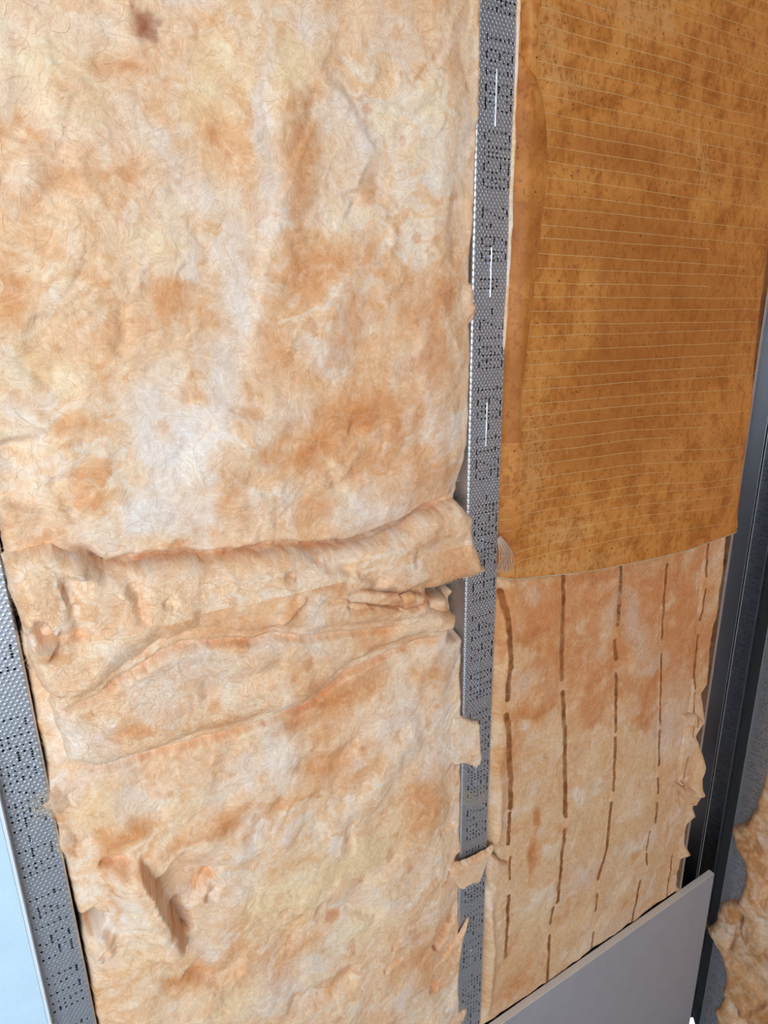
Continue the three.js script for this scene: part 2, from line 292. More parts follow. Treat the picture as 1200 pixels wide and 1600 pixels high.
{
  const m = zinc(printA, H60, 45.6, .0010); m.map.offset.set(0, -((startY + .0142 * 15) * 1000 / H60) % 1);
  const beads = []; for (let k = 0; k < 9; k++) { const c = 1.8273 - k * .1653; beads.push([c - .025, c + .025]); }
  stud('galvanised stud between the paper-faced insulation and the bare folded insulation', .456, 0, 0, 0, 2.7, m, beads);
}
stud('galvanised stud at the lower left beside the bright white board', -.0676, 0, 0, 0, 2.7, zinc(printB, 17 * 38, 45.6, .0004));
// two channels standing side by side in the corner, open to the room, so that one looks into their dark insides
function channel(label, x0, x1, depth, lipL, lipR, inside) {
  const o = thing('metal_channel', label, 'stud', [x0, 0, 0]), t = .0008, H = 2.7, uvm = g => setUV(g, (x, y, z) => [x + z, y]);
  part('web', uvm(box(x0, x1, 0, H, -depth, -depth + t)), zincSmooth, o);
  part('flange', uvm(box(x0, x0 + t, 0, H, -depth + t, -t)), zincSmooth, o);
  part('flange', setUV(box(x1 - t, x1, 0, H, -depth + t, -t), (x, y, z) => [-z - .002, y]), inside, o);
  part('lip', uvm(rbox(x0, x0 + lipL, 0, H, -t, 0, .0003)), zincEdge, o);
  part('lip', uvm(rbox(x1 - lipR, x1, 0, H, -t, 0, .0003)), zincSmooth, o);
  return settle(o);
}
channel('dark open steel channel between the marked insulation and the black gap', 1.0096, 1.064, .05, .006, .0012, zincSmooth);
channel('dark open steel channel in the corner between black gap and printed stud', 1.070, 1.1385, .05, .0015, .012, zinc(printC.clone(), 470, 45.6, 0));
stud('grey printed stud of the side wall at the lower right', 1.14, .0145, -Math.PI / 2, 0, 2.7, zinc(printC, 470, 45.6, .0001));

// ---------- boards ----------
function boardTex(tone, speck) { const n = 1024, d = new Uint8Array(n * n * 4), b = new Uint8Array(n * n * 4); for (let i = 0; i < n * n; i++) { const x = i % n, y = (i / n) | 0, g = fbm(x / 90, y / 90, 4), f = fib(x, y), v = 1 + .03 * g + .012 * f + speck * (rnd() - .5), s = noise(x / 5 + 50, y / 9) > .82 && noise(x / 60, y / 60 + 7) > .15 ? .75 : 1; for (let k = 0; k < 3; k++) { d[4 * i + k] = clamp(tone[k] * v * lerp(1, s, speck * 8), 0, 255); b[4 * i + k] = clamp(128 + 50 * f + 40 * g, 0, 255); } d[4 * i + 3] = b[4 * i + 3] = 255; } const m = dataTex(n, n, d, true), q = dataTex(n, n, b); m.repeat.set(2.5, 2.5); q.repeat.set(2.5, 2.5); return new THREE.MeshStandardMaterial({ map: m, bumpMap: q, bumpScale: .0003, roughness: .8 }); }
const boardGrey = boardTex([172, 164, 164], .03), boardWhite = boardTex([206, 228, 240], .05);
const gypsum = new THREE.MeshStandardMaterial({ color: new THREE.Color().setRGB(.72, .64, .56), roughness: .95, bumpMap: plasterTex, bumpScale: .0012 });
const gypsumWhite = new THREE.MeshStandardMaterial({ color: new THREE.Color().setRGB(.78, .84, .88), roughness: .9, bumpMap: plasterTex, bumpScale: .0006 });
function plate(x0, x1, y0, y1, z0, z1) { return setUV(rbox(x0, x1, y0, y1, z0, z1, .0006), (x, y, z) => [x + z, y + z * .7]); }
const BT = .5129;
{
  const o = thing('plasterboard_sheet', 'grey plasterboard sheet with sawn top edge at the lower right', 'plasterboard', [.79, 0, .0065]);
  part('gypsum_core', plate(.482, 1.105, .01, BT, .0007, .0122), gypsum, o);
  part('face_paper', plate(.482, 1.105, .01, BT - .0012, .0122, .0128), boardGrey, o);
  part('rear_paper', plate(.482, 1.105, .01, BT - .0012, .0002, .0007), boardGrey, o);
  settle(o);
}
{
  const o = thing('plasterboard_sheet', 'bright white plasterboard sheet in the lower left corner', 'plasterboard', [-.65, 0, .0065]);
  const xe = -.0545;
  part('gypsum_core', plate(-1.25, xe, .01, 2.6, .0007, .0122), gypsumWhite, o);
  part('face_paper', plate(-1.25, xe - .003, .01, 2.6, .0122, .0128), boardWhite, o);
  part('rear_paper', plate(-1.25, xe, .01, 2.6, .0002, .0007), boardWhite, o);
  settle(o);
}
{
  const o = thing('plasterboard_sheet', 'plasterboard sheet on the side wall past the loose insulation', 'plasterboard', [1.133, 0, 1.4]);
  part('gypsum_core', setUV(rbox(1.1275, 1.1395, .01, 2.6, .64, 1.95, .0006), (x, y, z) => [z, y]), gypsum, o);
  part('face_paper', setUV(rbox(1.1268, 1.1275, .01, 2.6, .64, 1.95, .0003), (x, y, z) => [z, y]), boardGrey, o);
  settle(o);
}
stud('galvanised stud of the side wall under the plasterboard edge', 1.14, .615, -Math.PI / 2, 0, 2.7, zincPlain);

// ---------- bare insulation, left bay, upper piece ----------
const w_ = (e, k = .8, s = 1) => [...e, C.lilac, k, s];
const P_ = (c, k, list) => list.map(e => [...e, c, k]);
const texU = woolTextures(-.10, .50, 1.2, 2.08, 1400, 2000, [
  ...P_(C.white, .45, [[.0993,1.7795,.0679,.0551,0], [.0551,1.7934,.0246,.0478,0]]),
  ...P_(C.yellow, .6, [[.1916,1.8116,.021,.0246,0], [.1747,1.7713,.0209,.0207,0], [.0742,1.7843,.0385,.0288,0], [.1285,1.6741,.0304,.0146,0], [.2435,1.8169,.0344,.0234,0], [.3485,1.7807,.0278,.0159,0], [.0321,1.5924,.0265,.0241,0], [.3915,1.8122,.0219,.0319,0]]),
  ...P_(C.lilac, .9, [[.2223,1.7955,.0123,.0516,.0698], [.221,1.7281,.0127,.0551,0], [.2024,1.6556,.0175,.0582,-.1396], [.1789,1.5855,.0197,.0443,0], [.1718,1.5407,.0152,.0344,0], [.1188,1.5452,.0267,.0328,0], [.105,1.5188,.0237,.0304,0], [.1345,1.4863,.0452,.0468,0], [.0922,1.4573,.0239,.029,0], [.1273,1.4452,.0513,.0241,0], [.2989,1.7855,.0166,.0304,-.4887], [.3206,1.7542,.0121,.0265,-.3491], [.2689,1.8531,.0212,.0184,0], [.1723,1.8449,.0299,.0085,0], [.1422,1.7497,.0139,.01,0], [.1642,1.7192,.0158,.024,0], [.1539,1.6699,.0117,.03,0], [.3755,1.5764,.0238,.026,0], [.4173,1.4912,.0227,.0359,.5236], [.3833,1.5157,.028,.0248,0], [.2248,1.4545,.0133,.0388,0], [.3059,1.4209,.0422,.0296,0], [.3581,1.4412,.018,.036,0], [.2368,1.5351,.0262,.0158,0], [.2866,1.5805,.0152,.0303,.2618]]),
  ...P_(C.white, .9, [[.1375,1.5152,.0224,.0228,0], [.0862,1.4524,.0137,.0208,0], [.154,1.5075,.015,.0256,.3491], [.189,1.6343,.0104,.0267,0], [.0129,1.5543,.0113,.0128,0]]),
  ...P_(C.orange, .85, [[.3759,1.6273,.0622,.0373,0], [.302,1.6161,.0251,.0416,.3142], [.3131,1.522,.0893,.0208,0], [.2688,1.5005,.049,.0257,0], [.3916,1.5757,.0179,.0395,.5236], [.3959,1.4576,.043,.0364,0], [.3346,1.4727,.0469,.0414,0], [.2204,1.4872,.0261,.0225,0], [.2517,1.4436,.0279,.0306,0], [.3133,1.5285,.0891,.0389,0], [.228,1.5948,.0251,.0286,0], [.1299,1.6421,.0258,.008,0], [.1307,1.6269,.0177,.0153,0], [.0536,1.4808,.0245,.011,0], [.0513,1.5005,.0193,.0086,0], [.0444,1.536,.014,.0103,0], [.017,1.6327,.0126,.0155,0], [.2635,1.7617,.0208,.0251,0], [.2488,1.7199,.0183,.031,0], [.3268,1.736,.011,.0141,0], [.4135,1.839,.0134,.0179,0], [.1423,1.56,.0165,.0077,0], [.2509,1.6562,.0379,.0275,0], [.2905,1.6681,.0603,.0191,0], [.1744,1.4684,.0158,.0307,0]]),
  ...P_(C.orange, .7, [[.1797,1.7581,.0106,.0122,0], [.111,1.7298,.0123,.0081,0], [.0334,1.7451,.0065,.0115,0], [.1239,1.7953,.0281,.0154,0]]),
  ...P_(C.rust, .5, [[.3128,1.5155,.0267,.0105,0], [.3756,1.5829,.0111,.0259,.6109], [.2546,1.4957,.0206,.0115,0], [.4077,1.6206,.0163,.0141,0]]),
  ...P_(C.brown, .85, [[.1351,1.8261,.0094,.0117,-.4189], [.1373,1.8215,.0085,.0093,0]]), ...P_(C.brown, .6, [[.1292,1.8372,.0037,.0057,0]]),
], C.cream, .27);
const matU = woolMaterial(texU);
{
  const o = thing('insulation_batt', 'large cream and tan glass wool batt filling the upper left bay', 'insulation', [.2, 1.25, -.02]);
  const S = [
    { p: [[.2262,1.8098],[.2301,1.7729],[.2339,1.7291],[.2154,1.6716],[.2023,1.6179],[.1898,1.5623]], w: .0060, h: .006, reach: .05 },
    { p: [[.2717,1.821],[.2966,1.8052],[.3213,1.7778],[.3411,1.7587],[.3768,1.7674]], w: .0060, h: -.005, reach: .03 },
    { p: [[.3493,1.8222],[.3771,1.813],[.3988,1.8238]], w: .0060, h: .004 }, { p: [[.3768,1.7729],[.4377,1.7732],[.457,1.8037]], w: .0090, h: -.004 },
    { p: [[.2922,1.7067],[.3184,1.6858],[.3466,1.681]], w: .0075, h: -.006, reach: .03 }, { p: [[.3063,1.7291],[.3091,1.7131]], w: .0075, h: -.007 },
    { p: [[.0943,1.6371],[.095,1.6048],[.0863,1.5949]], w: .0060, h: -.007 }, { p: [[.0286,1.6257],[.0292,1.6021],[.014,1.5884]], w: .0090, h: -.006, reach: .05 },
    { p: [[.0224,1.499],[.0289,1.4791],[.0391,1.4663]], w: .0060, h: -.008, reach: .03 }, { p: [[.0428,1.5414],[.0504,1.5614],[.0612,1.5708]], w: .0075, h: -.006, reach: .04 },
    { p: [[.0461,1.7361],[.0508,1.753],[.0668,1.763]], w: .0075, h: -.006, reach: .03 }, { p: [[.0639,1.7293],[.0698,1.7405]], w: .0060, h: -.007 }, { p: [[.0514,1.6895],[.0584,1.7074],[.0735,1.7215]], w: .0120, h: -.008 },
    { p: [[.2685,1.4941],[.2829,1.499],[.3007,1.487],[.2892,1.4751],[.2678,1.4811]], w: .0053, h: .005 }, { p: [[.2675,1.4746],[.281,1.456],[.3036,1.463]], w: .0060, h: -.006 }, { p: [[.2944,1.514],[.3052,1.5084],[.3127,1.5122]], w: .0060, h: -.009 },
    { p: [[.3253,1.4176],[.3745,1.4167],[.4453,1.4283]], w: .0150, h: .006 }, { p: [[.4225,1.7372],[.415,1.7013],[.4236,1.6649]], w: .0060, h: -.005, reach: .025 }, { p: [[.4421,1.6525],[.4408,1.6332],[.4542,1.6133]], w: .0045, h: .006, reach: .02 },
    { p: [[.0193,1.4502],[.0414,1.4345],[.0558,1.4174],[.0793,1.4184],[.1083,1.416],[.1293,1.4123],[.1502,1.406],[.1926,1.4065],[.221,1.4029],[.2535,1.3964],[.2978,1.3912],[.3269,1.3928],[.3646,1.3999],[.3876,1.41],[.4139,1.4139],[.4466,1.4171]], w: .0034, h: -.034 },
    { p: [[-.0032,1.5359],[.0005,1.5047],[-.0081,1.4797]], w: .0210, h: -.02 },
  ];
  const top = (x, y) => -.004 + .012 * ss(.456, .40, x) + .008 * ss(1.38, 1.5, y) - .014 * ss(1.405, 1.36, y + .06 * ss(.25, .45, x) * -1) + woolRelief(x, y) + .6 * strokes(S, x, y);
  const out = [[-.0165, 2.5], [.4552, 2.5], ...[[.4595,1.8753],[.4591,1.8152],[.4588,1.7752],[.4563,1.7215],[.4555,1.6907]], ...[[.4507,1.6525],[.4579,1.6429],[.4556,1.6331],[.4627,1.6278],[.4552,1.6166],[.4519,1.6101]], ...[[.4559,1.5864],[.4556,1.5306],[.4544,1.4724],[.454,1.4192],[.4414,1.3939],[.3917,1.3757],[.3403,1.3615],[.3,1.3626],[.2547,1.3666],[.1922,1.3736],[.1417,1.3818],[.1007,1.388],[.0626,1.3938],[.0278,1.405],[-.019,1.4188]], [-.0165, 1.335]];
  const g = woolSheet({ outline: out, step: .0021, top, T: .022, R: .008, ragged: .0016, put: onWall, uvAt: uvOf(texU) });
  const b = part('wool_face', g, matU, o); addFibres(g, 5500, onWall, b);
  const tuft = woolSheet({ outline: [[.4406,1.6574],[.4519,1.6486],[.4572,1.6408],[.4531,1.6343],[.4611,1.6278],[.4563,1.6146],[.4495,1.6081],[.4432,1.6201],[.4376,1.6395]], step: .0012, top: (x, y) => .004 + .4 * woolRelief(x * 2, y * 2), T: .006, R: .005, ragged: .0012, put: onWall, uvAt: uvOf(texU) });
  part('torn_flake', tuft, matU, o);
  settle(o);
}

// ---------- bare insulation, left bay, lower piece with its folded edge ----------
const texL = woolTextures(-.14, .56, .3, 1.36, 1500, 2040, [
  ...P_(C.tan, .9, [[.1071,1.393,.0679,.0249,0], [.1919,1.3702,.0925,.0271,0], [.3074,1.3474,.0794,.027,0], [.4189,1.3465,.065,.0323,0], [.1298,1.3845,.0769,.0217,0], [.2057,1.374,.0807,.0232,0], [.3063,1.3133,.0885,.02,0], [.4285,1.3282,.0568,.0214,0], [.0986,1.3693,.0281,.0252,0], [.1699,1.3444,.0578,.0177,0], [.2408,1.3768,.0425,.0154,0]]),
  ...P_(C.orange, .85, [[.2164,1.3289,.032,.0143,0], [.262,1.365,.0294,.01,0], [.4192,1.322,.0468,.0148,0], [.172,1.3299,.0389,.0097,0], [.2471,1.224,.0427,.0317,0], [.2951,1.2244,.0409,.0295,0], [.2153,1.2581,.0186,.0196,0], [.3217,1.2776,.0283,.0144,0], [.1533,1.2294,.0329,.0103,0], [.2302,1.1974,.0375,.0128,0], [.0361,1.1448,.028,.0145,0], [.0167,1.1314,.0087,.0217,0], [.0508,1.1416,.0196,.0177,0], [.1359,1.1129,.0403,.0128,0], [.209,1.1048,.0453,.0169,0], [.2584,1.1316,.0483,.0206,0], [.2994,1.1011,.0345,.018,0], [.3819,1.0418,.0394,.0336,0], [.3818,.9967,.034,.0265,0], [.4203,1.2194,.0389,.0178,0], [.4013,1.1987,.0287,.0232,0], [.0504,1.2563,.0218,.0067,0], [.2112,.8752,.0331,.018,0], [.1842,.8513,.0321,.024,0], [.2516,.7945,.0324,.0152,0], [.082,.9207,.0267,.0125,0], [.392,.7349,.0553,.073,0], [.1347,.9341,.0173,.0128,0], [.2112,1.0134,.0314,.0145,0], [.0052,1.3534,.0077,.0095,0], [.0163,1.0842,.0056,.0225,0], [.0688,.9296,.0234,.0105,0], [.0246,1.0549,.0057,.0155,0]]),
  ...P_(C.lilac, .9, [[.019,1.413,.019,.0283,0], [.007,1.3982,.0122,.0284,0], [.0516,1.3302,.0232,.0138,.8727], [.0843,1.2965,.0341,.0239,0], [.1287,1.314,.0304,.0176,0], [.2391,1.2854,.0132,.0135,0], [.022,1.2531,.0208,.0262,0], [.0397,1.2178,.0327,.0164,0], [.0693,1.1678,.0235,.0219,0], [.1264,1.1581,.039,.02,0], [.357,1.3595,.0288,.02,0], [.2457,1.336,.0116,.0435,.2618], [.1478,1.2797,.0255,.0283,0], [.1987,1.1767,.0289,.0318,0], [.43,1.2254,.0295,.0356,0], [.4219,1.0791,.0616,.0335,0], [.3543,1.152,.0365,.0538,0], [.2551,.8737,.0229,.0123,0], [.1749,.8367,.0477,.0302,.5236], [.2359,.8487,.0346,.0145,.3491], [.0956,.9496,.0135,.0229,0], [.0045,1.28,.0119,.0189,0], [.2065,1.0662,.0183,.0087,0], [.3483,.6976,.0169,.0292,.5236]]),
  ...P_(C.yellow, .6, [[.2095,.9859,.0634,.0462,0], [.0933,1.1569,.0246,.0195,0], [.183,.9529,.0463,.0373,0], [.2955,.979,.081,.0392,0], [.0343,.9801,.024,.0248,0], [.1201,.8546,.0436,.0288,0], [.0171,1.1766,.0214,.0209,0], [.2918,.8671,.0558,.0317,0]]),
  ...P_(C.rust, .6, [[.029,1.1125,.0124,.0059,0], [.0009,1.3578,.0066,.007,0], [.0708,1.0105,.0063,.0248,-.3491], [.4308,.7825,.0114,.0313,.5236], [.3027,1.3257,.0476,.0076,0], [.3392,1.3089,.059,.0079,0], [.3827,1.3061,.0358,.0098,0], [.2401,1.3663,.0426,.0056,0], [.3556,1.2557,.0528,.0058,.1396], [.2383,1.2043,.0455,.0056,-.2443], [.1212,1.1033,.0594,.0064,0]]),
], C.cream, .30);
const matL = woolMaterial(texL), uvL = uvOf(texL);
{
  const o = thing('insulation_batt', 'creased glass wool batt in the lower left bay with folded-over top edge', 'insulation', [.2, .3, -.02]);
  const S = [
    { p: [[.3717,.9708],[.2967,1.0177],[.2061,1.0592],[.1694,1.0816],[.1283,1.1057],[.0953,1.1143],[.0692,1.1127],[.0409,1.1111]], w: .012, h: .007, reach: .06 },
    { p: [[.0799,.9688],[.072,1.0097],[.0616,1.0462],[.0527,1.0805],[.0417,1.117]], w: .0042, h: .026, reach: .045 }, { p: [[.0433,1.1058],[.0535,1.076],[.0625,1.0431],[.0709,1.0121]], w: .004, h: .006 },
    { p: [[.0685,1.038],[.0771,1.0067],[.0813,.9817]], w: .008, h: -.016 },
    { p: [[.0661,1.0857],[.0896,1.0605],[.1111,1.0356]], w: .020, h: -.016 }, { p: [[.1099,1.0581],[.1171,1.0235],[.1058,1.0165]], w: .006, h: -.008 },
    { p: [[.012,1.1183],[.0232,1.1139],[.0352,1.114]], w: .004, h: -.010 },
    { p: [[-.014,1.0597],[-.0074,1.0492],[-.0003,1.0399]], w: .009, h: -.04 }, { p: [[-.0021,1.0443],[.0026,1.0263],[-.005,1.0143],[-.0017,1.0035]], w: .004, h: .012 }, { p: [[-.0072,.9985],[.0061,1.0071],[.0081,1.0313]], w: .004, h: .008 },
    { p: [[.4365,.779],[.4231,.7657],[.4086,.7483]], w: .006, h: -.022 }, { p: [[.4145,.7076],[.4101,.6855],[.4079,.668]], w: .005, h: -.018 },
    { p: [[.3235,.7685],[.3493,.7748]], w: .0035, h: -.009 }, { p: [[.3373,.7999],[.3478,.8161]], w: .003, h: -.007 }, { p: [[.418,.9478],[.4449,.9508]], w: .0035, h: -.009 }, { p: [[.4296,.876],[.4573,.886]], w: .004, h: -.009 },
    { p: [[.2223,.9196],[.2743,.8988],[.3205,.8606]], w: .005, h: -.006, reach: .03 }, { p: [[.1801,.79],[.2506,.7727],[.289,.7802]], w: .008, h: -.008, reach: .04 }, { p: [[.0688,.9296],[.1015,.8977],[.1389,.8921]], w: .007, h: -.008, reach: .04 },
    { p: [[.2112,1.1383],[.2662,1.1239],[.3003,1.1278]], w: .006, h: -.006, reach: .03 }, { p: [[.3822,1.1418],[.3356,1.1229],[.2985,1.0738],[.2301,1.0593]], w: .010, h: .006, reach: .05 },
    { p: [[-.0023,1.2378],[.0219,1.2179],[.0558,1.2158],[.1106,1.2144],[.1498,1.2121],[.1775,1.2132],[.2112,1.2119],[.2438,1.2147],[.2664,1.2304],[.2868,1.2407],[.3233,1.2457],[.3786,1.2501],[.4253,1.247]], w: .0032, h: -.010 },
    { p: [[.4404,1.3005],[.445,1.2651],[.4417,1.2309]], w: .012, h: -.035 }, { p: [[.445,1.0599],[.4517,1.042]], w: .005, h: -.016 },
    { p: [[.4525,.8975],[.4598,.8768]], w: .006, h: -.022 },
  ];
  const top = (x, y) => -.001 + .010 * ss(-.02, .03, x) * ss(.456, .40, x) + .0025 * ss(.425, .455, x) + woolRelief(x + 3, y, 1.05) + strokes(S, x, y);
  const out = [...[[-.0186,1.3693],[-.0187,1.3329],[-.0188,1.282],[-.0193,1.232]], ...[[-.0226,1.2036],[-.0385,1.2011],[-.0214,1.1838],[-.02,1.1649],[-.0241,1.1448],[-.0185,1.1306],[-.0175,1.0914],[-.017,1.0632],[-.0165,1.0258],[-.0182,.9712],[-.0194,.9182]], [-.0165, .03], [.4535, .03], ...[[.4633,.5548],[.4616,.637],[.4596,.728],[.4601,.8128],[.4596,.8825],[.4585,.9818],[.4568,1.0551],[.456,1.1341],[.4538,1.2274],[.4533,1.2888],[.3395,1.3246],[.1281,1.3685],[.0196,1.3831]]];
  const g = woolSheet({ outline: out, step: .0021, top, T: .03, R: .007, ragged: .0016, put: onWall, uvAt: uvL });
  const b = part('wool_face', g, matL, o); addFibres(g, 5500, onWall, b);
  // second fold, lying under the first
  const S2 = [{ p: [[.3646,1.2799],[.3279,1.2851],[.2723,1.2966],[.2353,1.3025],[.2029,1.316],[.1697,1.3197],[.1207,1.3323],[.0911,1.3309],[.07,1.3202],[.0497,1.3116],[.0322,1.3011],[.0109,1.2975],[-.0032,1.3051]], w: .0032, h: -.010 }, { p: [[.0617,1.3005],[.0984,1.3161],[.141,1.3104],[.1982,1.2712]], w: .008, h: .006, reach: .04 }, { p: [[.1174,1.2644],[.1699,1.2652],[.2127,1.2742]], w: .007, h: -.005, reach: .035 }];
  const f2 = woolSheet({ outline: [[-.0062,1.3005],[-.0008,1.2693],[.0002,1.2408],[.0222,1.226],[.0558,1.2248],[.11,1.2236],[.1487,1.2215],[.176,1.2227],[.2094,1.2215],[.2416,1.2244],[.2616,1.2399],[.2817,1.2509],[.3201,1.2552],[.3422,1.26],[.3746,1.2598],[.4265,1.2544],[.4319,1.2734],[.3661,1.3148],[.1866,1.3587],[.069,1.3752],[.0189,1.3519]], step: .0021, top: (x, y) => .024 + .9 * woolRelief(x + 6, y + 2) + strokes(S2, x, y), T: .026, R: .020, ragged: .0018, put: onWall, uvAt: uvL });
  const p2 = part('fold', f2, matL, o); addFibres(f2, 2600, onWall, p2);
  // first fold: rolled edge with a lobe on the left and a torn tip lying over the stud
  const S1 = [
    { p: [[.0089,1.3748],[.0026,1.3708],[.0052,1.363]], w: .012, h: -.032 }, { p: [[.0097,1.3676],[.0215,1.3654],[.0329,1.3591]], w: .008, h: -.010 }, { p: [[.0306,1.3951],[.0257,1.3848],[.0288,1.3722],[.0249,1.3584]], w: .005, h: -.007 },
    { p: [[-.0055,1.3903],[-.0103,1.3745],[-.0045,1.3612],[.0056,1.3558]], w: .006, h: .008 }, { p: [[.0202,1.4063],[.0261,1.4077],[.0337,1.4173]], w: .012, h: -.009 },
    { p: [[.0758,1.4046],[.0781,1.38],[.077,1.3619]], w: .005, h: -.007 }, { p: [[.0636,1.3986],[.0675,1.3887],[.0748,1.3839]], w: .003, h: .004 }, { p: [[.0361,1.4167],[.0509,1.4173],[.0701,1.4089],[.0747,1.3959]], w: .006, h: -.005 },
    { p: [[.2283,1.3894],[.2698,1.3749],[.3028,1.3553],[.3219,1.3324]], w: .005, h: -.008, reach: .03 }, { p: [[.2075,1.3773],[.2485,1.3782],[.2916,1.3651]], w: .006, h: -.007 },
    { p: [[.2332,1.3541],[.2116,1.3388],[.1975,1.3287]], w: .004, h: .005 }, { p: [[.3976,1.3335],[.3545,1.3282],[.3063,1.3436],[.2759,1.3437]], w: .005, h: -.010, reach: .03 },
    { p: [[.2467,1.3438],[.2906,1.3342],[.3461,1.315]], w: .0022, h: -.006 }, { p: [[.2753,1.3293],[.3216,1.3189],[.3544,1.3051]], w: .002, h: -.006 }, { p: [[.3462,1.3226],[.3629,1.3146],[.3784,1.3186]], w: .0022, h: -.007 }, { p: [[.3444,1.3116],[.3629,1.3053],[.3732,1.3057]], w: .002, h: -.006 },
    { p: [[.0334,1.3252],[.0616,1.3414],[.0904,1.355],[.1301,1.3505]], w: .008, h: .007, reach: .04 }, { p: [[.0955,1.3755],[.1016,1.3802],[.106,1.3697]], w: .003, h: -.006 }, { p: [[.3612,1.3537],[.4045,1.3559],[.4506,1.3503]], w: .006, h: -.006, reach: .03 },
  ];
  const o1 = [[-.0191,1.4411],[-.0093,1.4467],[.0184,1.4477],[.0403,1.432],[.0547,1.415],[.0779,1.4164],[.1067,1.414],[.1275,1.4102],[.1482,1.4039],[.1902,1.4042],[.2184,1.4005],[.2506,1.394],[.2945,1.3886],[.3233,1.3902],[.3608,1.397],[.3836,1.407],[.4096,1.4108],[.4384,1.4137],[.4517,1.3991],[.4595,1.3931],[.4621,1.3696],[.4697,1.3463],[.4752,1.3302],[.4868,1.3143],[.458,1.3132],[.4199,1.3139],[.3908,1.3135],[.3944,1.2932],[.3792,1.2808],[.3292,1.2886],[.2735,1.3],[.2364,1.3058],[.2039,1.3192],[.1706,1.3228],[.1215,1.3352],[.092,1.3343],[.0708,1.3236],[.0505,1.3155],[.033,1.305],[.0115,1.3007],[-.0003,1.3067],[-.0097,1.32],[-.0133,1.3372],[-.0129,1.3612],[-.0155,1.3912],[-.0177,1.4227]];
  const f1 = woolSheet({ outline: o1, step: .0018, top: (x, y) => .030 - .012 * ss(.36, .46, x) + .8 * woolRelief(x + 9, y + 5) + strokes(S1, x, y), T: .030, R: .018, ragged: .0016, put: onWall, uvAt: uvL });
  const p1 = part('fold', f1, matL, o); addFibres(f1, 2800, onWall, p1);
  // peeled layers where the fold is torn
  for (const [pl, z] of [[[[.2705,1.3469],[.2958,1.3443],[.343,1.3276],[.3512,1.3157],[.3186,1.3202],[.2841,1.332]], .031], [[[.3389,1.3226],[.3596,1.325],[.3784,1.3166],[.375,1.3057],[.3512,1.3087]], .030], [[[.244,1.3359],[.2878,1.331],[.3387,1.3112],[.3511,1.2964],[.3103,1.3013],[.2575,1.3186]], .027], [[[.3445,1.3097],[.3681,1.3059],[.3751,1.2962],[.3511,1.2948]], .026]]) {
    part('peeled_layer', woolSheet({ outline: pl, step: .0014, top: (x, y) => z + .5 * woolRelief(x * 1.7, y * 2.4), T: .006, R: .004, ragged: .0018, put: onWall, uvAt: uvL }), matL, o);
  }
  // tufts pulled over the studs
  for (const [pl, z, name] of [
    [[[.427,1.1289],[.4582,1.1127],[.4776,1.1006],[.4844,1.0931],[.4841,1.0682],[.4868,1.0549],[.4854,1.0319],[.4766,1.0294],[.46,1.0425],[.4407,1.0476],[.4277,1.0806]], .006, 'torn_flake'],
    [[[.428,.8861],[.4456,.8878],[.4739,.8818],[.5101,.8836],[.5049,.8655],[.495,.8452],[.4872,.8308],[.4696,.8336],[.4546,.8339],[.4429,.8531]], .010, 'torn_flake'],
    [[[.4021,.7185],[.4201,.7249],[.4485,.7433],[.4679,.7655],[.4714,.7682],[.4637,.746],[.4571,.7255],[.4553,.7017],[.4417,.6728],[.4349,.6544],[.4184,.6699],[.409,.6953]], .009, 'torn_flake'],
    [[[.435,.5835],[.4545,.5824],[.4756,.5804],[.4698,.5656],[.4539,.5528],[.4354,.556]], .006, 'torn_flake'],
    [[[-.0381,1.2054],[-.0243,1.2087],[-.0069,1.2064],[-.005,1.1899],[-.0175,1.1844],[-.0306,1.1949]], .006, 'wisp'],
    [[[-.0214,1.1587],[-.0148,1.1671],[-.0031,1.1576],[-.0076,1.1337],[-.0196,1.1416]], .007, 'wisp'],
    [[[.2146,1.4034],[.2223,1.4005],[.2245,1.3687],[.2122,1.3445],[.1992,1.3308],[.1944,1.3376],[.2063,1.3563],[.2155,1.3756]], .034, 'wisp'],
    [[[.4499,1.0162],[.4723,.9905],[.4973,.9836],[.5031,.9527],[.4732,.9602],[.4529,.9761]], .003, 'wisp'],
  ]) { const g = woolSheet({ outline: pl, step: .0014, top: (x, y) => z + .5 * woolRelief(x * 1.6 + 2, y * 1.6), T: .007, R: .006, ragged: .0028, put: onWall, uvAt: uvL }), p = name === 'wisp' ? o : part(name, g, matL, o), f = addFibres(g, name === 'wisp' ? 170 : 260, onWall, p, name === 'wisp' ? .03 : .016, .005, .00013); if (name === 'wisp') f.name = 'wisp'; }
  settle(o);
}

const paperEdge = smoothLine([[.5072,2.1097],[.5202,1.8962],[.5206,1.8629],[.5357,1.848],[.5445,1.8256],[.5511,1.787],[.5508,1.7526],[.548,1.7138],[.544,1.6738],[.539,1.6328],[.5343,1.5835],[.5299,1.525],[.5335,1.4632],[.5383,1.3814]], 60);
const bottomEdge = smoothLine([[.4981,1.3076],[.5152,1.2976],[.5693,1.2889],[.6221,1.2825],[.6848,1.2773],[.7271,1.275],[.7944,1.2718],[.8541,1.27],[.9333,1.2714],[1.0182,1.2753]], 60);
const yBottom = x => { for (let i = 1; i < bottomEdge.length; i++) if (bottomEdge[i][0] >= x) { const a = bottomEdge[i - 1], b = bottomEdge[i], t = clamp((x - a[0]) / (b[0] - a[0] + 1e-9)); return lerp(a[1], b[1], t); } return bottomEdge.at(-1)[1]; };
